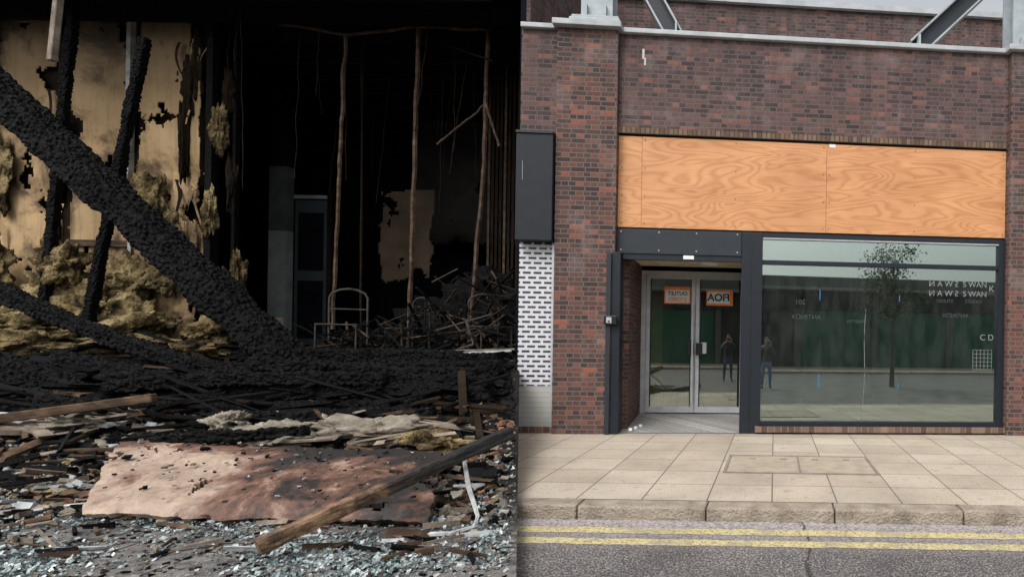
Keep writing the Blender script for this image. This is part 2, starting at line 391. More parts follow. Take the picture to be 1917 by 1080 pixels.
text('window_lettering_and_reflection', 'STUDIO', (2.86,W,2.20), .08, M['faint_vinyl_and_reflection'], B, True)  # mirrored again, as a drawn reflection
text('window_lettering_and_reflection', 'STUDIO', (3.36,W,2.20), .08, M['faint_vinyl_and_reflection'], B)
text('window_lettering_and_reflection', 'K', (3.67,W,2.40), .15, M['vinyl'], B)
text('window_lettering_and_reflection', 'ANTINOX', (.52,W,1.88), .11, M['faint_vinyl_and_reflection'], B, True)  # mirrored words from here to the number imitate reflected street signs
text('window_lettering_and_reflection', 'ANTINOX', (3.05,W,1.95), .10, M['faint_vinyl_and_reflection'], B, True)
text('window_lettering_and_reflection', 'MARTIN', (1.35,W,1.83), .08, M['faint_vinyl_and_reflection'], B, True)
text('window_lettering_and_reflection', '201', (.42,W,2.12), .12, M['faint_vinyl_and_reflection'], B, True)
text('window_lettering_and_reflection', 'C D', (3.60,W,1.58), .14, M['vinyl'], B)
for k in range(6):
    box('badge_bar_v%d'%k, 3.36+.065*k, 3.366+.065*k, W-.003,W, 1.08,1.42, M['vinyl'], B)
for k in range(6):
    box('badge_bar_h%d'%k, 3.36, 3.69, W-.006,W-.0035, 1.08+.066*k,1.086+.066*k, M['vinyl'], B)
for a,z0,z1 in ((.74,2.2,2.38),(.74,.75,.98),(2.08,2.2,2.30),(2.08,.74,.84)):
    box('tape', a,a+.012,W-.003,W,z0,z1, M['blue'], B)
vv=[];ff=[]
for k in range(60):
    z = 2.07-k*.032; xx = 1.52-.012*math.sin(k*.13)-.0006*k; w_ = .004*(1+.7*noise.noise(Vector((k*.5,0,0))))
    if noise.noise(Vector((k*.3,5,0)))>.15: w_=.001
    vv += [(xx-w_,W-.001,z),(xx+w_,W-.001,z)]
    if k: ff.append((2*k-2,2*k-1,2*k+1,2*k))
mesh_obj('paint_drip', vv, ff, M['vinyl'], B)
lm = plain('lime_stain',(.45,.42,.4))
for (a,z,w_,h_) in ((-2.2,6.0,.035,.16),(-2.17,5.9,.03,.12)):
    box('lime_mark', a,a+w_,-.004,-.001,z,z+h_, lm, B)
box('sign_box', UL,-3.52,-.18,.2,3.02,4.68, M['signbox'], B, .01)
box('sign_box_top', UL,-3.515,-.2,.2,4.682,4.718, M['black'], B)
box('shutter_perforated', UL,-3.56,.04,.1,.74,3.018, M['perf'], B)
box('shutter_solid', UL,-3.56,.04,.1,.24,.738, M['slat'], B)
box('shutter_guide', -3.558,-3.50,-.02,.12,.1,3.018, M['alu'], B)
box('neighbour_step', UL,-3.502,-.03,.3,0,.1, M['brick_sill'], B); box('shutter_foot', UL,-3.56,.02,.11,.1,.238, M['slat'], B)
box('neighbour_back', UL,-3.5,.21,.3,.1,4.7, M['dark_int'], B)
box('graffiti', -3.98,-3.970,-.186,-.181,3.95,4.25, M['vinyl'], B)

# ------------------------------------------------------------------ roof steelwork
S = empty('roof_steelwork', (0,9.6,0), A)
def icol(n, u, w, z0, z1, b_=.5, d=.4):
    box(n+'_flange_f', u-b_/2,u+b_/2,w-d/2,w-d/2+.04,z0,z1, M['steel'], S); box(n+'_flange_b', u-b_/2,u+b_/2,w+d/2-.04,w+d/2,z0,z1, M['steel'], S)
    box(n+'_web', u-.03,u+.03,w-d/2+.04,w+d/2-.04,z0,z1, M['steel'], S)
    box(n+'_base', u-b_/2-.12,u+b_/2+.12,w-d/2-.12,w+d/2+.12,z0-.05,z0-.001, M['steel'], S, .01)
    for s in (-1,1): box(n+'_gusset', u+s*.15-.01,u+s*.15+.01,w-d/2-.08,w-d/2-.001,z0,z0+.2, M['steel'], S)
box('plinth_a', -3.36,-2.56,-.02,.7,6.48,6.62, M['coping'], S, .02)
icol('col_a', -2.96,.35,6.68,10)
icol('col_b', 4.3,.35,6.55,10,.55)
def ibrace(n, u0, z0, u1, z1, w, h=.27):
    d = Vector((u1-u0,0,z1-z0)).normalized(); nrm = Vector((-d.z,0,d.x))
    a = Vector((u0,w,z0)); b_ = Vector((u1,w,z1))
    for s in (-1,1):
        mesh_obj(n+'_flange', bar(a+nrm*s*h/2, b_+nrm*s*h/2, .24, .03, up=nrm), BF, M['steel'], S)
    mesh_obj(n+'_web', bar(a,b_,.02,h-.032,up=nrm), BF, M['frame2'], S)
    box(n+'_foot', u0-.3,u0+.3,w-.2,w+.2,6.3,z0-.12, M['steel'], S, .01)
    box(n+'_plate', u0+.02,u0+.05,w-.18,w+.18,z0-.12,z0+.2, M['steel'], S)
ibrace('brace_a', -1.75,6.68,-2.75,8.4,.6)
ibrace('brace_b', 2.45,6.68,4.1,8.3,.6,.3)

# ------------------------------------------------------------------ opposite side of the street (seen in the glass)
O = empty('green_shutter_shops')
M['render'] = plain('grey_render', (.11,.12,.12), .8); M['fascia'] = plain('dark_fascia', (.03,.033,.035), .6)
box('wall', -40,40,-16,-14,-.1,5.2, M['render'], O)
box('canopy', -40,40,-14,-12.9,4.35,4.5, M['concrete'], O)
box('fascia', -40,40,-13.99,-13.8,3.3,4.3, M['fascia'], O)
for k in range(-8,9):
    a = k*4.6+.6
    if k == 0: box('shop_glass_%d'%k, a,a+4.1,-13.98,-13.9,0,3.2, M['fascia'], O)
    else: box('shutter_%d'%k, a,a+4.1,-13.98,-13.9,0,3.2, M['green'], O)
    box('pilaster_%d'%k, a-.42,a-.06,-13.98,-13.7,0,3.29, M['render'], O)
box('pavement_opposite', -60,60,-14,-9.01,-.15,0, M['slab'])

def tree(name, loc, H=5.0):
    T = empty(name, loc)
    me = bpy.data.meshes.new('trunk'); vs=[(0,0,0),(.02,.01,1.2),(0,0,2.3),(.03,0,3.4),(0,.02,4.4)]; es=[(0,1),(1,2),(2,3),(3,4)]
    rd=[.085,.06,.05,.035,.012]
    random.seed(3)
    for k in range(12):
        b0=random.choice([2,3]); a=random.uniform(0,6.28); l=random.uniform(.5,1.0)
        bz=vs[b0]
        vs.append((bz[0]+math.cos(a)*l, bz[1]+math.sin(a)*l, bz[2]+random.uniform(.5,1.2))); es.append((b0,len(vs)-1)); rd.append(.01)
    me.from_pydata(vs,es,[]); o=bpy.data.objects.new('trunk',me); COL.objects.link(o); o.parent=T
    o.modifiers.new('s','SKIN')
    for i,r in enumerate(rd): me.skin_vertices[0].data[i].radius=(r,r)
    me.skin_vertices[0].data[0].use_root = True
    me.materials.append(plain('bark',(.08,.065,.05),.9))
    V=[];F=[]
    cl=[(random.gauss(0,.42),random.gauss(0,.42),random.uniform(2.5,4.9)) for _ in range(55)]
    for c in cl:
        for k in range(60):
            p=Vector(c)+Vector((random.gauss(0,.17),random.gauss(0,.17),random.gauss(0,.17)))
            n=Vector((random.gauss(0,1),random.gauss(0,1),random.gauss(0,1))).normalized(); t=n.orthogonal().normalized(); q=n.cross(t); s=random.uniform(.03,.06)
            i=len(V); V+=[p-t*s,p+q*s*.6,p+t*s,p-q*s*.6]; F.append((i,i+1,i+2,i+3))
    mesh_obj('foliage',V,F,mottled('leaves',[(.3,(.03,.06,.02)),(.7,(.08,.13,.04))],3,.7),T)
    return T
tree('street_tree', (6.0,-1.2,-.12))

# people taking the picture (seen reflected in the glass)
M['skin'] = plain('skin',(.5,.3,.22),.5)
def person(name, loc, jacket, trousers, hairc, scale=1, longhair=False):
    P = empty(name, loc); P.scale=(scale,)*3
    m, nt, b, o = new_mat(name+'_clothes')
    t = nt.nodes.new('ShaderNodeTexCoord'); s = nt.nodes.new('ShaderNodeSeparateXYZ'); L(nt,t.outputs['Object'],s.inputs[0])
    d = N(nt,'ShaderNodeMath',_operation='DIVIDE'); L(nt,s.outputs[2],d.inputs[0]); d.inputs[1].default_value=2
    L(nt, ramp(nt,d.outputs[0],[(0,(.02,.02,.02)),(.055,trousers),(.46,jacket),(.755,(.5,.3,.22))],'CONSTANT'), b.inputs['Base Color'])
    v=[(0,0,.95),(0,0,1.1),(0,0,1.3),(0,0,1.44),(0,.01,1.53),
       (.17,0,1.42),(.27,.10,1.2),(.085,.27,1.5),(-.17,0,1.42),(-.27,.10,1.2),(-.085,.27,1.5),
       (.1,0,.88),(.12,.02,.5),(.13,-.01,.1),(.15,.15,.04),(-.1,0,.88),(-.13,.02,.5),(-.15,-.01,.1),(-.17,.15,.04)]
    e=[(0,1),(1,2),(2,3),(3,4),(3,5),(5,6),(6,7),(3,8),(8,9),(9,10),(0,11),(11,12),(12,13),(13,14),(0,15),(15,16),(16,17),(17,18)]
    r=[(.15,.11),(.14,.1),(.17,.11),(.09,.08),(.055,.055),(.075,.07),(.055,.05),(.033,.03),(.075,.07),(.055,.05),(.033,.03),
       (.095,.09),(.065,.06),(.045,.045),(.045,.035),(.095,.09),(.065,.06),(.045,.045),(.045,.035)]
    me=bpy.data.meshes.new('body'); me.from_pydata(v,e,[]); me.materials.append(m)
    ob=bpy.data.objects.new('body',me); COL.objects.link(ob); ob.parent=P
    ob.modifiers.new('s','SKIN'); sb=ob.modifiers.new('u','SUBSURF'); sb.levels=2; sb.render_levels=2
    for i,q in enumerate(r): me.skin_vertices[0].data[i].radius=q
    me.skin_vertices[0].data[0].use_root=True
    bm=bmesh.new(); bmesh.ops.create_icosphere(bm,subdivisions=4,radius=1)
    for q in bm.verts:
        c=q.co; w=.078; 
        if c.z<0: w*= 1-.28*(-c.z)
        n_=0
        if c.y>.6: n_=.022*math.exp(-((c.x)**2/.012+(c.z+.08)**2/.03)) - .008*math.exp(-((abs(c.x)-.35)**2/.02+(c.z-.08)**2/.015)) - .004*math.exp(-((c.x)**2/.06+(c.z+.45)**2/.003))
        ear=.018*math.exp(-((c.y)**2/.02+(c.z+.02)**2/.05)) if abs(c.x)>.85 else 0
        q.co=Vector((c.x*w+math.copysign(ear,c.x), c.y*.096+n_, c.z*.118))
    hm_=bpy.data.meshes.new('head'); bm.to_mesh(hm_); bm.free(); hm_.materials.append(M['skin'])
    h=bpy.data.objects.new('head',hm_); COL.objects.link(h); h.parent=P; h.location=(0,.02,1.65)
    hair=plain(name+'_hair',hairc,.6)
    bm=bmesh.new(); bmesh.ops.create_icosphere(bm,subdivisions=4,radius=1)
    dl=[q for q in bm.verts if (q.co.y>.25 and q.co.z<.45) or (not longhair and q.co.z<-.35)]
    bmesh.ops.delete(bm,geom=dl,context='VERTS')
    for q in bm.verts:
        c=q.co.copy(); k=1+.05*noise.noise(c*4)
        q.co=Vector((c.x*.089*k,c.y*.107*k-.004,c.z*(.128 if c.z>0 else (.22 if longhair else .12))*k))
    hh=bpy.data.meshes.new('hair'); bm.to_mesh(hh); bm.free(); hh.materials.append(hair)
    h2=bpy.data.objects.new('hair',hh); COL.objects.link(h2); h2.parent=P; h2.location=(0,.02,1.655)
    box('phone',-.078,.078,.345,.353,1.575,1.65,M['black'],P,.003)
    for s in (-1,1):
        vs=[(s*.085,.27,1.5),(s*.088,.30,1.56),(s*.086,.325,1.60)]; es=[(0,1),(1,2)]; rr=[.026,.03,.026]
        for k,(dz,ln) in enumerate(((.035,.9),(.017,1),(0,.95),(-.017,.75))):
            i=len(vs); vs+=[(s*.092,.345,1.60+dz),(s*.088,.372,1.602+dz),(s*(.088-.035*ln),.376,1.604+dz)]; es+=[(2,i),(i,i+1),(i+1,i+2)]; rr+=[.0095,.009,.008]
        i=len(vs); vs+=[(s*.07,.32,1.57),(s*.05,.333,1.585)]; es+=[(1,i),(i,i+1)]; rr+=[.011,.009]
        hme=bpy.data.meshes.new('hand'); hme.from_pydata(vs,es,[]); hme.materials.append(M['skin'])
        ho=bpy.data.objects.new('hand',hme); COL.objects.link(ho); ho.parent=P
        ho.modifiers.new('s','SKIN'); u=ho.modifiers.new('u','SUBSURF'); u.levels=1; u.render_levels=1
        for i,q in enumerate(rr): hme.skin_vertices[0].data[i].radius=(q,q)
        hme.skin_vertices[0].data[0].use_root=True
    return P
person('person', (0,-.46,-.12), (.035,.038,.055), (.06,.10,.19), (.03,.02,.015), 1.02)
person('person.001', (1.3,-.42,-.12), (.06,.06,.07), (.17,.27,.50), (.05,.03,.02), .97, True)

# ------------------------------------------------------------------ burnt-out shop (left)
K = .433                    # the right-hand edge of the burnt plot runs along x = -K*y
prof = [(2.5,.02),(5.0,.025),(5.5,.12),(6.3,.28),(7.33,.46),(8.0,.64),(8.8,.88),(10,1.10),(11,1.16),(18,1.2)]
def hbase(y):
    for (a,p),(b_,q) in zip(prof,prof[1:]):
        if y<=b_: return p+(q-p)*max(0,(y-a))/(b_-a)
    return prof[-1][1]
def hmz(x,y):
    amp = .006 + .16*min(1,max(0,(y-4.9)/2.5))
    n = noise.fractal(Vector((x*.9,y*1.3,3)),.8,2.2,5)*.8 + .4*noise.noise(Vector((x*4,y*6,1)))
    return max(.012, hbase(y)+amp*n*.8)
def mound_mat():
    m, nt, b, o = new_mat('charred_debris_ground')
    v = coords(nt); s = nt.nodes.new('ShaderNodeSeparateXYZ'); L(nt, v, s.inputs[0])
    char = ramp(nt, noi(nt, v, 3.5, 8, .78), [(.35,(.004,.004,.005)), (.55,(.010,.009,.008)), (.66,(.035,.024,.016)), (.78,(.10,.075,.05)), (.9,(.16,.15,.14))])
    ash = ramp(nt, noi(nt, v, 10, 8, .8), [(.34,(.012,.012,.014)), (.46,(.05,.05,.05)), (.55,(.13,.128,.125)), (.64,(.26,.25,.245)), (.76,(.42,.44,.44))])
    f = N(nt,'ShaderNodeMapRange'); f.inputs['From Min'].default_value=6.2; f.inputs['From Max'].default_value=4.4; L(nt, s.outputs[1], f.inputs['Value'])
    f2 = N(nt,'ShaderNodeMath',_operation='ADD',_use_clamp=True); L(nt,f.outputs[0],f2.inputs[0])
    nn = N(nt,'ShaderNodeMath',_operation='MULTIPLY_ADD'); L(nt,noi(nt,v,1.6,5),nn.inputs[0]); nn.inputs[1].default_value=1.8; nn.inputs[2].default_value=-1.08
    L(nt,nn.outputs[0],f2.inputs[1])
    br = N(nt,'ShaderNodeTexBrick',Scale=1); br.offset=.5
    br.inputs['Mortar Size'].default_value=.012; br.inputs['Brick Width'].default_value=.6; br.inputs['Row Height'].default_value=.6; L(nt,v,br.inputs['Vector'])
    pav = ramp(nt, noi(nt,v,2.5,8,.75), [(.35,(.13,.12,.115)),(.55,(.28,.265,.25)),(.7,(.38,.36,.34))])
    pav = mixc(nt, br.outputs['Fac'], pav, (.03,.028,.025))
    pf = N(nt,'ShaderNodeMapRange'); pf.inputs['From Min'].default_value=4.9; pf.inputs['From Max'].default_value=4.1; L(nt,s.outputs[1],pf.inputs['Value'])
    pm = mixc(nt, 1, ramp(nt, noi(nt,v,2.2,6,.7), [(.40,(0,0,0)),(.52,(1,1,1))]), pf.outputs[0], 'MULTIPLY')
    col = mixc(nt, f2.outputs[0], char, ash)
    col = mixc(nt, pm, col, pav)
    L(nt, col, b.inputs['Base Color'])
    b.inputs['Roughness'].default_value=.75; b.inputs['Specular IOR Level'].default_value=.25
    bump(nt,b,noi(nt,v,30,5,.8),1,.03); return m
M['mound']=mound_mat()
nx,ny=300,300
V=[];F=[]
for j in range(ny+1):
    t=j/ny; y=2.6+(17-2.6)*t**1.5
    for i in range(nx+1):
        s_=i/nx; x=-K*y-(s_**1.2)*(18-K*y)
        if y>9.25: x=-4.08-(s_**1.2)*(18-4.08)
        V.append((x,y,hmz(x,y)))
for j in range(ny):
    for i in range(nx):
        a=j*(nx+1)+i; F.append((a,a+nx+1,a+nx+2,a+1)[::-1])
nb=len(V)
for j in range(ny+1):
    p=V[j*(nx+1)]; V.append((p[0],p[1],-.15))
for j in range(ny): F.append((j*(nx+1),nb+j,nb+j+1,(j+1)*(nx+1)))
mesh_obj('debris_ground',V,F,M['mound'],smooth=True)

M['char']=mottled('charred_wood',[(.3,(.0025,.0025,.003)),(.6,(.006,.006,.0065)),(.8,(.018,.016,.015))],9,.7,1,.02,45,spec=.10)
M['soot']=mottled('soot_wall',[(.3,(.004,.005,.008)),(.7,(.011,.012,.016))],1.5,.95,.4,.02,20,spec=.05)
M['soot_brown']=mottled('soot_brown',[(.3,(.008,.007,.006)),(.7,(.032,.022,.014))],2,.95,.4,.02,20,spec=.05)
M['wood']=mottled('scorched_wood',[(.25,(.012,.009,.007)),(.48,(.05,.028,.015)),(.62,(.13,.08,.045)),(.8,(.24,.165,.10))],3,.75,.5,.01,50,stretch=(1,1,3))
M['wood_pale']=mottled('grey_wood',[(.25,(.05,.04,.032)),(.5,(.19,.155,.12)),(.75,(.36,.30,.23))],4,.8,.5,.01,50)
M['rust']=mottled('burnt_stud',[(.3,(.015,.01,.007)),(.55,(.075,.045,.028)),(.75,(.18,.115,.07))],6,.8,.6,.01,60)
M['plaster']=mottled('plaster_rubble',[(.25,(.08,.07,.055)),(.5,(.20,.175,.135)),(.75,(.34,.31,.26))],6,.9,.8,.02,50)
M['rubw']=mottled('white_rubble',[(.25,(.18,.18,.18)),(.7,(.50,.52,.53))],8,.8,.5,.01,50)
M['redp']=mottled('brick_rubble',[(.3,(.12,.055,.035)),(.7,(.28,.15,.095))],6,.9,.5,.01,50)
M['wool']=mottled('burnt_insulation',[(.34,(.016,.013,.010)),(.45,(.085,.062,.032)),(.56,(.25,.19,.095)),(.76,(.44,.36,.20))],2.6,1,1,.06,26,spec=.03)
M['pale_metal']=mottled('scorched_metal',[(.3,(.10,.10,.095)),(.55,(.34,.33,.31)),(.8,(.55,.54,.52))],3,.5,.3,.01,50)

BS=empty('burnt_out_shop')
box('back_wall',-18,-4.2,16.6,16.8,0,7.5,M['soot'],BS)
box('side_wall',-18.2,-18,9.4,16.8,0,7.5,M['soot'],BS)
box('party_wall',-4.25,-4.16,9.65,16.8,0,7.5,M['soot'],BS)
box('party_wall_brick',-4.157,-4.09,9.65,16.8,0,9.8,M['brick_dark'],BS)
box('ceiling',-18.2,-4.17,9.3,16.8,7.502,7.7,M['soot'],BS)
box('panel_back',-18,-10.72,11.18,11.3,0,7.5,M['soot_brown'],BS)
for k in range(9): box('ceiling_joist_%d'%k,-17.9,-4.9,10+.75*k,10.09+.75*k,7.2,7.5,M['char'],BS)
def board_mat():
    m,nt,b,o=new_mat('scorched_plasterboard'); v=coords(nt)
    base=ramp(nt,noi(nt,v,1.1,5,.6),[(.3,(.30,.195,.095)),(.5,(.42,.285,.145)),(.7,(.50,.355,.195))])
    n1=noi(nt,v,.75,7,.68,.4)
    c=mixc(nt,ramp(nt,n1,[(.50,(0,0,0)),(.60,(1,1,1))]),base,(.12,.075,.04))
    c=mixc(nt,ramp(nt,n1,[(.60,(0,0,0)),(.66,(1,1,1))]),c,(.014,.011,.010))
    st=coords(nt,(5,5,.5))
    c=mixc(nt,ramp(nt,noi(nt,st,1.5,5,.7),[(.5,(0,0,0)),(.8,(.55,.55,.55))]),c,(.10,.065,.038))
    s=nt.nodes.new('ShaderNodeSeparateXYZ'); L(nt,v,s.inputs[0])
    mr=N(nt,'ShaderNodeMapRange'); mr.inputs['From Min'].default_value=5.2; mr.inputs['From Max'].default_value=7.6; L(nt,s.outputs[2],mr.inputs['Value']); mr.inputs['To Max'].default_value=.8
    c=mixc(nt,mr.outputs[0],c,(.05,.038,.026))
    L(nt,c,b.inputs['Base Color']); b.inputs['Roughness'].default_value=.9; bump(nt,b,noi(nt,v,9,4,.7),.5,.03); return m
M['board']=board_mat()
def ragged(name,x0,x1,z0,z1,y,mat,parent,edge=.12,hole=.42,seed=0,step=.045,curl=.05):
    nx_=max(2,int((x1-x0)/step)); nz_=max(2,int((z1-z0)/step)); V=[];F=[]
    for j in range(nz_+1):
        for i in range(nx_+1):
            x_=x0+(x1-x0)*i/nx_; z_=z0+(z1-z0)*j/nz_
            V.append((x_+.015*noise.noise(Vector((x_*9,z_*9,seed))),y-curl*abs(noise.noise(Vector((x_*.8,z_*.8,seed+5)))),z_))
    for j in range(nz_):
        for i in range(nx_):
            x_=x0+(x1-x0)*(i+.5)/nx_; z_=z0+(z1-z0)*(j+.5)/nz_
            e=min(x_-x0,x1-x_); ez=min(z_-z0,z1-z_)
            n=noise.fractal(Vector((x_*1.6,z_*1.2,seed)),.7,2.1,6)
            if e < edge*(.5+1.6*n) or ez<edge*(.5+2*n): continue
            if n>hole: continue
            a=j*(nx_+1)+i; F.append((a,a+1,a+nx_+2,a+nx_+1))
    o=mesh_obj(name,V,F,mat,parent,smooth=True)
    md=o.modifiers.new('t','SOLIDIFY'); md.thickness=.012
    return o
ragged('board_a',-17.5,-14.72,1.2,7.45,11.1,M['board'],BS,.1,.5,1)
ragged('board_b',-14.7,-13.52,1.3,7.45,11.08,M['board'],BS,.08,.5,2)
ragged('board_c',-13.36,-12.16,1.6,7.4,11.08,M['board'],BS,.08,.5,3)
ragged('board_d',-12.08,-11.05,1.2,7.4,11.06,M['board'],BS,.10,.5,14,step=.03)
ragged('board_e',-11.3,-10.72,1.2,4.6,11.0,M['board'],BS,.14,.35,24,step=.03)
random.seed(77)
for k in range(30):
    x_=random.choice((-14.6,-13.5,-13.4,-12.2,-12.0,-11.2,-10.9,-10.8))+random.uniform(-.12,.12); z_=random.uniform(2.4,6.9); l=random.uniform(.4,1.3); w_=random.uniform(.03,.14)
    V=[];F=[]
    for q in range(9):
        t=q/8; yy=10.98-.16*math.sin(t*2.4+k)*t; xx=x_+.08*math.sin(t*3+k*2)
        V+=[(xx-w_/2*(1-.7*t),yy,z_-l*t),(xx+w_/2*(1-.7*t),yy-.04*math.sin(k),z_-l*t)]
        if q: F.append((2*q-2,2*q-1,2*q+1,2*q))
    mesh_obj('peeling_strip_%d'%k,V,F,M['board'] if k%3 else M['soot_brown'],BS)
for k,xx in enumerate((-14.71,-13.44,-12.10,-10.66)):
    box('metal_stud_%d'%k,xx-(.045 if k==2 else .03),xx+.03,10.93 if k==2 else 10.99,11.03,(4.0 if k==2 else 1.0)+.8*(k==1),7.5,M['pale_metal'] if k in (2,) else M['soot_brown'],BS)
box('metal_stud_low',-12.13,-12.07,10.99,11.03,2.2,3.99,M['pale_metal'],BS)
box('stud_rail',-13.3,-12.1,11.0,11.05,3.08,3.2,M['wood'],BS)
M['dim']=plain('dim_paint',(.34,.38,.35),.8,var=.35,scale=2)
M['dim2']=plain('dim_door',(.06,.075,.085),.6)
box('inner_pier',-11.88,-11.46,13.75,13.95,1.1,3.9,M['dim'],BS)
box('inner_pier_mid',-11.88,-11.46,13.75,13.95,3.902,5.4,plain('dim_paint_mid',(.12,.13,.125),.8,var=.4,scale=2),BS)  # pier's upward dimming is put into the colours of its stacked pieces
box('inner_pier_upper',-11.85,-11.5,13.78,13.95,5.402,7.5,M['soot_brown'],BS)
box('inner_door',-11.38,-10.6,13.9,13.95,1.1,4.65,M['dim2'],BS)
for z_ in (1.4,3.0): box('inner_door_panel',-11.28,-10.7,13.87,13.899,z_,z_+1.35,M['soot'],BS)
box('inner_door_head',-11.38,-10.6,13.85,13.9,4.68,4.76,M['dim'],BS)
box('inner_door_post',-10.55,-10.45,13.8,13.9,1.1,4.9,M['soot_brown'],BS)
ragged('brown_board',-9.3,-8.0,2.7,4.9,13.75,mottled('brown_board_m',[(.3,(.035,.024,.015)),(.7,(.09,.062,.038))],1.5),BS,.08,.6,9)
ragged('grey_board',-9.6,-6.4,3.9,7.2,15.5,mottled('grey_board_m',[(.3,(.012,.012,.013)),(.7,(.05,.042,.036))],1.5),BS,.08,.6,29)
for k in range(16):
    xx=-6.4+.135*k
    box('side_lath_%d'%k,xx,xx+.05,13.0-.1*k,13.05-.1*k,1.2,7.5,M['rust'] if k%4==0 else M['soot_brown'],BS)

def char_beam(name,p0,p1,w,mat=None,cell=.085,depth=.035,bend=0,parent=None,step=None,seed=0):
    p0=Vector(p0);p1=Vector(p1);d=p1-p0;Ln=d.length;d.normalize()
    up=Vector((0,0,1)) if abs(d.z)<.95 else Vector((0,1,0)); s=d.cross(up).normalized();u=s.cross(d)
    step=step or max(.02,w*.045); n=int(Ln/step); R=max(14,min(96,int(w*3.8/step)))
    V=[];F=[]
    for i in range(n+1):
        t=i/n; c=p0+d*Ln*t+u*bend*math.sin(math.pi*t)+s*.06*w*noise.noise(Vector((t*6,seed,0)))
        ww=w/2*(1+.16*noise.noise(Vector((t*Ln*1.5,seed,7))))
        if i in (0,n): ww*=.6
        for k in range(R):
            a=2*math.pi*k/R; ca,sa=math.cos(a),math.sin(a)
            q=(abs(ca)**7+abs(sa)**7)**(1/7)
            p=c+(s*ca+u*sa)*ww/q
            # blocky "alligator" char: rows of blocks across the grain
            l_=d.dot(p)+.02*noise.noise(p*5); r1=k*4*w/R/cell*1.0
            qq=Vector((l_*.9, s.dot(p), u.dot(p)))/cell
            dd,_=noise.voronoi(qq,distance_metric='CHEBYCHEV'); cr=min(1,(dd[1]-dd[0])*3.2)
            big=.7*depth*noise.noise(qq*.3)
            blk=.35*depth*noise.cell(Vector((round(dd[0]*0),0,0)))
            p=p+(s*ca+u*sa)*(cr*depth-depth*.8+big)
            V.append(p)
    for i in range(n):
        for k in range(R):
            a=i*R+k;b_=i*R+(k+1)%R; F.append((a,a+R,b_+R,b_)[::-1])
    F.append(tuple(range(R))); F.append(tuple(range(n*R,n*R+R))[::-1])
    return mesh_obj(name,V,F,mat or M['char'],parent)
char_beam('charred_beam',(-13.4,9.55,6.0),(-6.7,8.65,.72),.46,seed=1,cell=.085,depth=.04)
char_beam('charred_beam',(-12.6,9.1,2.35),(-7.4,8.3,.85),.22,bend=-.12,seed=2,cell=.07)
char_beam('charred_beam',(-11.2,8.1,1.2),(-8.8,7.9,.5),.3,seed=3)
char_beam('charred_beam',(-10.9,10.1,6.55),(-11.95,10.2,1.5),.15,cell=.06,depth=.022,seed=4)
char_beam('charred_beam',(-12.6,10.5,7.4),(-13.05,10.5,2.0),.14,cell=.06,depth=.022,seed=5)
for k,(a,b_,w) in enumerate((((-9.8,8.75,.98),(-4.15,8.95,1.05),.24),((-10.2,8.3,.80),(-4.0,8.35,.86),.24),((-9.2,7.9,.68),(-3.8,7.95,.74),.2),
        ((-8.6,7.5,.56),(-4.6,7.6,.62),.18),((-9.6,7.6,.58),(-6.6,7.35,.52),.18),((-8.2,9.3,1.12),(-4.3,9.25,1.15),.22),((-10.4,7.2,.5),(-8.2,7.5,.55),.2),
        ((-7.0,7.15,.48),(-4.2,7.3,.56),.14),((-8.8,7.75,.78),(-5.2,7.9,.92),.18),((-7.6,8.5,1.1),(-4.2,8.4,.98),.18),((-10.6,8.7,1.1),(-8.4,8.2,.85),.22))):
    char_beam('charred_beam',a,b_,w,seed=10+k,bend=.05*(k%3-1))
bar_obj('hanging_timber',(-11.6,9.5,7.5),(-11.75,9.5,5.85),.12,.09,M['wood_pale'],bev=.01,twist=.3)
def path(name,pts,w,mat,parent=None):
    V=[];F=[]
    for i,p in enumerate(pts):
        p=Vector(p); d=(Vector(pts[min(i+1,len(pts)-1)])-Vector(pts[max(i-1,0)])).normalized()
        up=Vector((0,1,0)) if abs(d.y)<.9 else Vector((0,0,1)); s=d.cross(up).normalized(); u=s.cross(d)
        ww=w*(1+.35*noise.noise(p*5))
        for a in range(6): 
            V.append(p+(s*math.cos(a*math.pi/3)+u*math.sin(a*math.pi/3))*ww/2)
        if i:
            for a in range(6):
                q=(i-1)*6; F.append((q+a,q+6+a,q+6+(a+1)%6,q+(a+1)%6))
    F.append(tuple(range(6))); F.append(tuple(range(len(V)-6,len(V)))[::-1])
    return mesh_obj(name,V,F,mat,parent)
def wob(p0,p1,n=14,amp=.03,seed=0):
    p0=Vector(p0);p1=Vector(p1)
    return [p0.lerp(p1,i/n)+Vector((noise.noise(Vector((i*.35,seed,0))),0,noise.noise(Vector((i*.35,seed,9)))))*amp*(1 if 0<i<n else 0) for i in range(n+1)]
HF=empty('burnt_partition_frame')
path('stud_a',wob((-8.12,11,7.1),(-8.27,11,1.6),30,.04,1),.07,M['rust'],HF)
path('stud_b',wob((-6.75,11,7.3),(-6.85,11,1.0),30,.03,2),.085,M['rust'],HF)
path('stud_c',wob((-5.45,11,7.25),(-5.5,11,4.6),14,.03,3)+wob((-5.5,11,4.5),(-5.7,11,1.7),10,.04,4),.08,M['rust'],HF)
path('stud_d',wob((-8.5,12,7.4),(-8.45,12,1.2),20,.03,12),.05,M['soot_brown'],HF)
path('rail',wob((-9.7,11,7.35),(-8.1,11,7.1),8,.04,5)+wob((-8.05,11,7.1),(-6.7,11,7.28),8,.04,6)+wob((-6.65,11,7.28),(-5.4,11,7.22),8,.04,7),.06,M['rust'],HF)
path('brace',wob((-6.4,11.05,5.1),(-5.48,11.05,5.88),10,.05,8),.05,M['rust'],HF)
path('brace_b',wob((-5.46,10.97,5.85),(-5.2,10.97,5.05),8,.03,9),.05,M['rust'],HF)
path('rail_b',wob((-6.6,11.4,7.2),(-5.3,10.9,6.6),8,.05,19),.04,M['soot_brown'],HF)
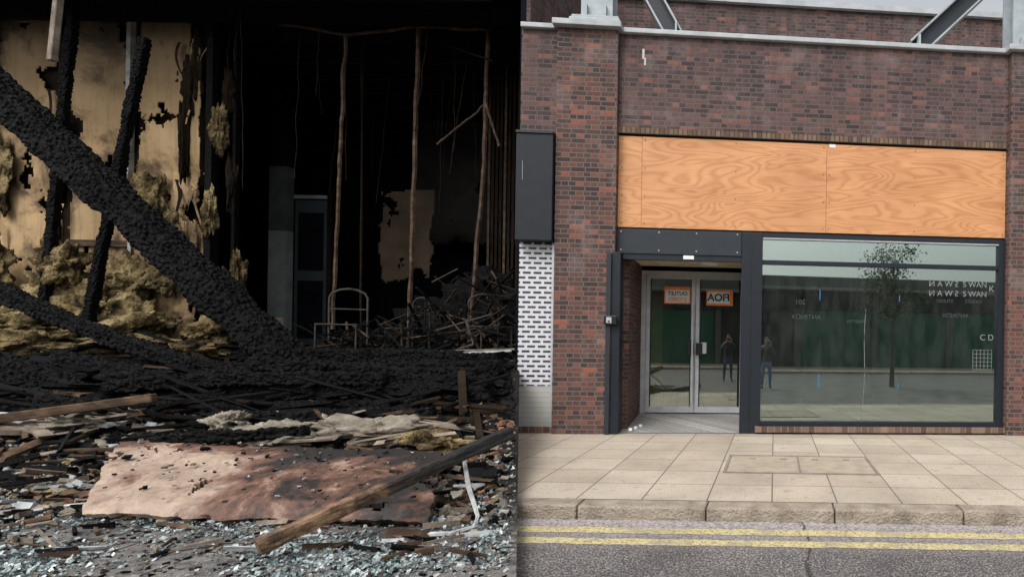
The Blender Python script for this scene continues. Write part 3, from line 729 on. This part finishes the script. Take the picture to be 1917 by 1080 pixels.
for k in range(7):
    y_=12+k*.5; path('lath_%d'%k,wob((-9.9,y_,7.0-.1*k),(-5.2,y_,7.1-.12*k),12,.06,20+k),.03,M['soot_brown'],HF)
random.seed(31)
for k in range(26):
    x_=random.uniform(-10.2,-4.6); y_=random.uniform(10.5,13.5); l=random.uniform(.5,3.5)
    path('hanging_wire_%d'%k,wob((x_,y_,7.4),(x_+random.gauss(0,.25),y_,7.4-l),16,.04,50+k),random.uniform(.010,.025),M['soot_brown'],HF)
def chair(name,loc,rz,sc=1):
    C=empty(name,loc,rz); C.scale=(sc,)*3; mt=M['chairm']
    arch=[(-.22,0,0)]+[(-.22+.0,0,.8)]+[(-.22*math.cos(a),0,.8+.12*math.sin(a)) for a in (.5,1.1,1.57,2.0,2.6)]+[(.22,0,.8),(.22,0,0)]
    path('back_frame',arch,.028,mt,C)
    path('front_legs',[(-.22,-.4,0),(-.22,-.4,.44),(.22,-.4,.44),(.22,-.4,0)],.028,mt,C)
    path('side_l',[(-.22,0,.44),(-.22,-.4,.44)],.028,mt,C); path('side_r',[(.22,0,.44),(.22,-.4,.44)],.028,mt,C)
    path('slat',[(-.22,0,.65),(.22,0,.65)],.02,mt,C)
    return C
M['chairm']=mottled('burnt_tube',[(.3,(.015,.014,.013)),(.7,(.07,.06,.05))],8,.6,.2,.005,60)
chair('chair_frame',(-7.4,10.2,1.1),.3,1.3); chair('chair_frame',(-6.5,10.8,1.1),-.5,1.2); chair('chair_frame',(-5.2,10.5,1.15),.9,1.2)
o_=chair('chair_frame',(-5.7,10.0,1.5),1.8,1.1); o_.rotation_euler=(1.2,.4,1.8)
V=[];F=[];MI=[]
random.seed(21)
for k in range(620):
    cx=random.uniform(-7.9,-4.5); cy=random.uniform(9.8,12.8); top=1.2+1.1*math.exp(-((cx+5.2)/1.2)**2)
    cz=random.uniform(1.1,top+.35); d=Vector((random.gauss(0,1),random.gauss(0,.6),random.gauss(0,.6))).normalized()*random.uniform(.1,.5)
    c=Vector((cx,cy,cz)); w=random.uniform(.008,.04)
    i=len(V); V+=bar(c-d,c+d,w,w*random.uniform(.5,1.3)); F+=[tuple(i+q for q in f) for f in BF]; MI+=[random.choice((0,0,0,0,0,1,1,2))]*6
mesh_obj('burnt_wreckage_heap',V,F,[M['char'],M['soot_brown'],M['rust']],None,MI)
bm=bmesh.new(); bmesh.ops.create_icosphere(bm,subdivisions=5,radius=1)
for q in bm.verts:
    c=q.co; k=1+.45*noise.fractal(c*2.2,.7,2.2,6); q.co=Vector((-5.9+c.x*1.9*k,12.6+c.y*1.2*k,1.2+max(0,c.z)*1.5*k))
me=bpy.data.meshes.new('burnt_heap'); bm.to_mesh(me); bm.free(); me.materials.append(M['char']); COL.objects.link(bpy.data.objects.new('burnt_heap',me))

INS=empty('burnt_insulation_wool')
def lump(cx,cy,cz,rx,ry,rz,seed,mat=None,sub=5):
    bm=bmesh.new(); bmesh.ops.create_icosphere(bm,subdivisions=sub,radius=1)
    for q in bm.verts:
        c=q.co.copy(); k=1+.65*noise.fractal(c*1.5+Vector((seed*7.3,0,0)),.75,2.3,7)+.18*noise.turbulence(c*2.2+Vector((seed,3,0)),4,False)
        q.co=Vector((cx+c.x*rx*k,cy+c.y*ry*k,cz+c.z*rz*k))
    me=bpy.data.meshes.new('wool'); bm.to_mesh(me); bm.free(); me.materials.append(mat or M['wool'])
    me.polygons.foreach_set('use_smooth',[True]*len(me.polygons))
    o=bpy.data.objects.new('wool',me); COL.objects.link(o); o.parent=INS
for k,a in enumerate(((-11.75,10.95,3.95,.42,.12,.42),(-11.4,10.95,3.2,.3,.12,.5),(-13.2,10.8,2.2,.6,.2,.5),(-12.5,10.7,1.9,.7,.22,.45),
        (-11.6,10.6,1.6,.7,.25,.35),(-10.45,11.0,5.3,.11,.12,.40),(-10.1,11.0,2.3,.16,.12,.6),(-12.0,10.3,1.4,.8,.3,.28),(-13.6,10.4,1.55,.8,.3,.4),
        (-10.5,10.9,3.7,.10,.1,.4),(-10.2,10.6,1.5,.4,.2,.22),(-11.0,9.9,1.3,.6,.25,.15),(-13.0,9.9,1.5,.9,.3,.3),(-14.4,10.6,2.4,.5,.2,.6),(-9.4,9.6,1.2,.4,.2,.12),
        (-12.9,10.6,2.7,.35,.2,.35),(-11.9,10.8,2.4,.45,.18,.4),(-14.0,10.2,1.9,.5,.25,.35),(-12.2,9.6,1.25,.7,.25,.2),(-11.3,10.85,2.6,.3,.14,.35),(-12.6,9.3,1.2,.5,.25,.15),
        (-14.6,11.0,4.4,.3,.1,.6),(-13.45,11.0,4.9,.12,.08,.6))):
    lump(*a,k)
for k,a in enumerate(((-10.95,10.95,6.0,.12,.1,.5),(-10.8,10.95,6.5,.08,.1,.6),(-10.35,11.1,6.0,.10,.1,.4),(-10.3,11.1,4.3,.08,.08,.5),(-11.0,10.9,5.0,.07,.08,.7))):
    lump(*a,k+30,M['soot_brown'],4)
ragged('pale_end_strip',-10.92,-10.74,2.2,7.0,10.93,M['board'],BS,.05,.35,41,step=.02)
box('door_edge_post',-10.62,-10.5,10.9,11.0,1.0,7.5,M['char'],BS)
box('door_edge_post_b',-10.3,-10.24,11.1,11.2,1.0,7.5,M['char'],BS)

# ---- scattered debris
def inside(p,m=.03): return p.x < -K*p.y-m
def scatter(name,n,yr,size,mats,weights,flat=.5,seed=1,power=1,lift=.0):
    random.seed(seed); V=[];F=[];MI=[]
    for k in range(n):
        y=yr[0]+(yr[1]-yr[0])*random.random()**power
        x=random.uniform(-1.42*y,-K*y-.02); s=size[0]+(size[1]-size[0])*random.random()**2.5
        if x+s*.9>-K*y: continue
        z=hmz(x,y)+lift*random.random()
        R=Matrix.Rotation(random.uniform(0,6.28),3,'Z')@Matrix.Rotation(random.gauss(0,.35),3,'X')@Matrix.Rotation(random.gauss(0,.35),3,'Y')
        i=len(V); sx,sy,sz=s,s*random.uniform(.4,1),s*flat*random.uniform(.5,1.2)
        for a in (-1,1):
            for bx,by in ((-1,-1),(1,-1),(1,1),(-1,1)):
                V.append(Vector((x,y,z+sz*.3))+R@Vector((bx*sx*random.uniform(.2,.55),by*sy*random.uniform(.2,.55),a*sz*random.uniform(.3,.5))))
        F+=[tuple(i+q for q in f) for f in BF]; MI+=[random.choices(range(len(mats)),weights)[0]]*6
    return mesh_obj(name,V,F,mats,None,MI)
scatter('rubble',5600,(4.7,7.3),(.015,.15),[M['plaster'],M['char'],M['rubw'],M['wood_pale'],M['redp'],M['wool'],M['wood']],[4.5,5.5,2,2.5,1.2,.8,2],.5,1)
scatter('charred_rubble',5200,(6.6,10.5),(.03,.2),[M['char'],M['soot_brown'],M['wood'],M['plaster']],[8,3,.9,.4],.4,2)
scatter('ash_fragments',3800,(3.3,5.6),(.008,.05),[M['rubw'],M['char'],M['plaster'],M['wood']],[3,4,3,1],.4,3)
def shard_mat():
    m,nt,b,o=new_mat('broken_glass_cubes'); v=coords(nt)
    L(nt,ramp(nt,noi(nt,v,16,2),[(.35,(.07,.10,.105)),(.5,(.20,.26,.26)),(.68,(.54,.60,.60))]),b.inputs['Base Color'])
    b.inputs['Roughness'].default_value=.15; b.inputs['Specular IOR Level'].default_value=.7; return m
M['shard']=shard_mat()
random.seed(5); V=[];F=[]
for k in range(30000):
    y=3.3+3.0*random.random()**1.2; x=random.uniform(-1.42*y,-K*y-.05)
    if noise.noise(Vector((x*.9,y*1.6,4)))+.5*noise.noise(Vector((x*4,y*4,2)))+random.gauss(0,.18)<.02: continue
    s=random.uniform(.004,.017)*(.7+.6*random.random()); z=hmz(x,y)+random.uniform(.002,.018)
    t=random.gauss(0,.5);t2=random.gauss(0,.5);an=random.uniform(0,6.28); i=len(V); nn=random.choice((3,4,5))
    for q in range(nn):
        a=an+q*6.28/nn; r=s*random.uniform(.7,1.3); px_=math.cos(a)*r;py_=math.sin(a)*r
        V.append((x+px_,y+py_,z+px_*t+py_*t2))
    F.append(tuple(range(i,i+nn)))
mesh_obj('broken_glass',V,F,M['shard'])
def planks(name,n,yr,ln,mats,weights,seed,wr=(.04,.14),tilt=.12,xr=None,lift=.05):
    random.seed(seed); V=[];F=[];MI=[]
    for k in range(n):
        y=random.uniform(*yr); x=random.uniform(-1.42*y,-K*y-.2) if not xr else random.uniform(*xr)
        l=random.uniform(*ln); a=random.gauss(0,.6); dz=random.gauss(0,tilt)
        d=Vector((math.cos(a),math.sin(a),dz))*l/2; w=random.uniform(*wr)
        c=Vector((x,y,hmz(x,y)+lift+abs(dz)*l*.35))
        if not(inside(c+d,.12) and inside(c-d,.12)): continue
        i=len(V); th=random.uniform(.012,.045); vv_=bar(c-d,c+d,w,th,twist=random.gauss(0,.35))
        dn=d.normalized()
        for q in range(8): vv_[q]=vv_[q]+dn*random.uniform(-.3,.3)*w+Vector((0,0,random.uniform(-.3,.3)*th))
        V+=vv_
        F+=[tuple(i+q for q in f) for f in BF]; MI+=[random.choices(range(len(mats)),weights)[0]]*6
    return mesh_obj(name,V,F,mats,None,MI)
planks('broken_planks',150,(5.4,7.0),(.15,.8),[M['wood_pale'],M['wood'],M['char'],M['plaster']],[2,3,6,1],11,(.03,.11))
planks('charred_planks',380,(6.7,10.2),(.3,1.6),[M['char'],M['wood'],M['soot_brown']],[9,.9,3],12,(.03,.13),.14)
planks('pale_planks',30,(6.1,6.9),(.35,.8),[M['wood_pale'],M['wood']],[5,1],13,(.06,.12),.15,(-5.2,-3.6),.14)
planks('pale_planks',22,(6.2,7.0),(.3,.7),[M['wood_pale'],M['rubw']],[5,1],17,(.05,.12),.2,(-9.2,-7.6),.1)
planks('splinters',260,(3.8,6.8),(.06,.35),[M['wood_pale'],M['wood'],M['rubw'],M['char']],[3,3,2,3],14,(.006,.025),.1,None,.02)
bar_obj('grey_post',(-9.0,6.2,.45),(-6.9,6.55,.78),.09,.1,M['wood'],bev=.01)
char_beam('charred_board',(-6.4,6.0,.4),(-4.9,6.2,.5),.12,seed=40)
bar_obj('pale_rod',(-5.6,9.5,1.25),(-4.15,9.4,1.32),.035,.03,M['wood_pale']); bar_obj('pale_rod',(-5.6,9.2,1.2),(-4.12,9.2,1.3),.03,.03,M['rubw'])
bar_obj('leaning_plank',(-7.85,9.3,1.75),(-7.6,9.0,1.0),.1,.05,M['wood'])
def chip():
    m,nt,b,o=new_mat('scorched_chipboard'); v=coords(nt)
    base=ramp(nt,noi(nt,v,6,6,.75),[(.3,(.20,.145,.11)),(.5,(.34,.25,.19)),(.7,(.46,.35,.27))])
    n1=noi(nt,v,1.3,8,.72,.4)
    s=nt.nodes.new('ShaderNodeSeparateXYZ'); L(nt,v,s.inputs[0])
    mr=N(nt,'ShaderNodeMapRange'); mr.inputs['From Min'].default_value=-5.3; mr.inputs['From Max'].default_value=-3.0; L(nt,s.outputs[0],mr.inputs['Value']); mr.inputs['To Max'].default_value=.17; mr.inputs['To Min'].default_value=-.05
    my=N(nt,'ShaderNodeMapRange'); my.inputs['From Min'].default_value=5.2; my.inputs['From Max'].default_value=5.75; L(nt,s.outputs[1],my.inputs['Value']); my.inputs['To Max'].default_value=.16; my.inputs['To Min'].default_value=-.02
    ad=N(nt,'ShaderNodeMath',_operation='ADD'); L(nt,n1,ad.inputs[0]); L(nt,mr.outputs[0],ad.inputs[1])
    ad2=N(nt,'ShaderNodeMath',_operation='ADD'); L(nt,ad.outputs[0],ad2.inputs[0]); L(nt,my.outputs[0],ad2.inputs[1])
    c=mixc(nt,ramp(nt,ad2.outputs[0],[(.48,(0,0,0)),(.58,(1,1,1))]),base,(.13,.062,.04))
    c=mixc(nt,ramp(nt,ad2.outputs[0],[(.58,(0,0,0)),(.67,(1,1,1))]),c,(.012,.009,.008))
    c=mixc(nt,ramp(nt,noi(nt,v,5,5,.8),[(.60,(0,0,0)),(.66,(.6,.6,.6))]),c,(.05,.035,.028))
    L(nt,c,b.inputs['Base Color']); b.inputs['Roughness'].default_value=.65; bump(nt,b,noi(nt,v,40,4,.8),.5,.01); return m
cm=chip()
V=[];F=[]
P00=Vector((-5.42,4.62,.15));P10=Vector((-2.68,4.58,.14));P11=Vector((-3.2,5.7,.40));P01=Vector((-6.4,5.75,.44))
for j in range(41):
    for i in range(131):
        s_=i/130;t_=j/40; p=P00.lerp(P10,s_).lerp(P01.lerp(P11,s_),t_)
        e=.05*noise.fractal(Vector((s_*16,t_*7,1)),.8,2,5); p+=Vector((e*(1 if i in(0,130) else .1),e*(1 if j in(0,40) else .1),.035*noise.noise(Vector((s_*4,t_*3,0)))+.006*noise.fractal(Vector((s_*20,t_*7,0)),.7,2,3)))
        if t_<.14: p.z-= .07*(1-t_/.14)**2
        V.append(p)
for j in range(40):
    for i in range(130):
        s_=i/130;t_=j/40
        if noise.fractal(Vector((s_*9,t_*4,8)),.8,2.2,5)+max(0,s_-.6)*.6+max(0,t_-.75)*.6>.66: continue
        a=j*131+i; F.append((a,a+1,a+132,a+131))
o=mesh_obj('scorched_chipboard_panel',V,F,cm,smooth=False); md=o.modifiers.new('t','SOLIDIFY'); md.thickness=.045
V=[];F=[];MI=[]; random.seed(91)
for k in range(170):
    s_=random.random(); t_=random.random()**.6; p=P00.lerp(P10,s_).lerp(P01.lerp(P11,s_),t_)+Vector((0,0,.03)); s=random.uniform(.005,.022)*(2 if random.random()<.06 else 1)
    R=Matrix.Rotation(random.uniform(0,6),3,'Z')@Matrix.Rotation(random.gauss(0,.5),3,'X'); i=len(V)
    for a in (-1,1):
        for bx,by in ((-1,-1),(1,-1),(1,1),(-1,1)): V.append(p+R@Vector((bx*s*random.uniform(.5,1.1),by*s*random.uniform(.3,.9),a*s*.3)))
    F+=[tuple(i+q for q in f) for f in BF]; MI+=[random.choice((0,0,1,2,3))]*6
mesh_obj('panel_crumbs',V,F,[M['char'],M['plaster'],M['wood'],M['rubw']],None,MI)
V=[];F=[]; a_=Vector((-3.34,3.82,.14)); b_=Vector((-2.33,5.22,.68)); d=(b_-a_).normalized(); s=d.cross(Vector((0,0,1))).normalized(); u=s.cross(d)
n=90
for i in range(n+1):
    t=i/n; c=a_.lerp(b_,t)
    for k in range(20):
        an=2*math.pi*k/20+.5; ca,sa=math.cos(an),math.sin(an); q=(abs(ca)**8+abs(sa)**8)**.125
        r=.05/q*(1+.16*noise.fractal(Vector((t*14,ca*1.5,sa*1.5)),.8,2,3))
        V.append(c+(s*ca+u*sa)*r)
for i in range(n):
    for k in range(20):
        a=i*20+k;bb=i*20+(k+1)%20; F.append((a,a+20,bb+20,bb)[::-1])
F.append(tuple(range(20)));F.append(tuple(range(n*20,n*20+20))[::-1])
def post_m():
    m,nt,b,o=new_mat('charred_post'); v=coords(nt)
    s=nt.nodes.new('ShaderNodeSeparateXYZ'); L(nt,v,s.inputs[0])
    mr=N(nt,'ShaderNodeMapRange'); mr.inputs['From Min'].default_value=4.2; mr.inputs['From Max'].default_value=5.1; mr.inputs['To Max'].default_value=.5; mr.inputs['To Min'].default_value=-.03; L(nt,s.outputs[1],mr.inputs['Value'])
    ad=N(nt,'ShaderNodeMath',_operation='ADD'); L(nt,noi(nt,v,6,6,.7),ad.inputs[0]); L(nt,mr.outputs[0],ad.inputs[1])
    L(nt,ramp(nt,ad.outputs[0],[(.35,(.25,.155,.085)),(.48,(.12,.065,.033)),(.58,(.03,.018,.012)),(.8,(.008,.008,.008))]),b.inputs['Base Color'])
    b.inputs['Roughness'].default_value=.6; bump(nt,b,noi(nt,v,40,4,.8),.8,.01); return m
mesh_obj('charred_timber_post',V,F,post_m())
path('bent_white_trim',[(-2.62,5.0,.45),(-2.45,4.75,.3),(-2.3,4.6,.12),(-2.28,4.5,.07),(-2.4,4.4,.05),(-2.65,4.36,.05)],.035,M['rubw'])
for k,a in enumerate(((-5.3,6.35,.42,.45,.22,.13),(-4.4,6.45,.45,.5,.2,.14),(-3.55,6.2,.38,.33,.2,.12),(-7.9,6.6,.45,.3,.2,.1),(-6.2,6.7,.5,.2,.15,.12))):
    lump(*a,k+60,M['plaster'] if k!=2 else M['wool'],5)

# ------------------------------------------------------------------ light, sky, camera
el,rot=math.radians(52),math.radians(205)
w=bpy.data.worlds.new('World'); scene.world=w; w.use_nodes=True; nt=w.node_tree
bg=nt.nodes['Background']; sk=nt.nodes.new('ShaderNodeTexSky'); sk.sky_type='NISHITA'; sk.sun_disc=False
sk.sun_elevation=el; sk.sun_rotation=rot; sk.air_density=1; sk.dust_density=5; sk.ozone_density=1
hs=nt.nodes.new('ShaderNodeHueSaturation'); hs.inputs['Saturation'].default_value=.2; hs.inputs['Value'].default_value=1.5
nt.links.new(sk.outputs[0],hs.inputs['Color']); nt.links.new(hs.outputs[0],bg.inputs[0]); bg.inputs[1].default_value=.15
sd=Vector((math.sin(rot)*math.cos(el),math.cos(rot)*math.cos(el),math.sin(el)))
ld=bpy.data.lights.new('sun','SUN'); ld.energy=1.1; ld.angle=math.radians(30); ld.color=(1,.97,.93)
lo=bpy.data.objects.new('sun',ld); COL.objects.link(lo); lo.rotation_euler=(-sd).to_track_quat('-Z','Y').to_euler(); lo.location=(0,-5,15)
cd=bpy.data.cameras.new('camera'); cam=bpy.data.objects.new('camera',cd); COL.objects.link(cam); scene.camera=cam
cd.sensor_width=36; cd.lens=20.66; cd.shift_x=-.2564; cd.shift_y=.0496; cd.clip_start=.02; cd.clip_end=1000
cam.matrix_world=Matrix.Translation((0,0,1.54))@Matrix.Rotation(math.radians(90),4,'X')@Matrix.Rotation(math.radians(.9),4,'Z')
scene.view_settings.view_transform='Standard'; scene.view_settings.look='None'; scene.view_settings.exposure=0
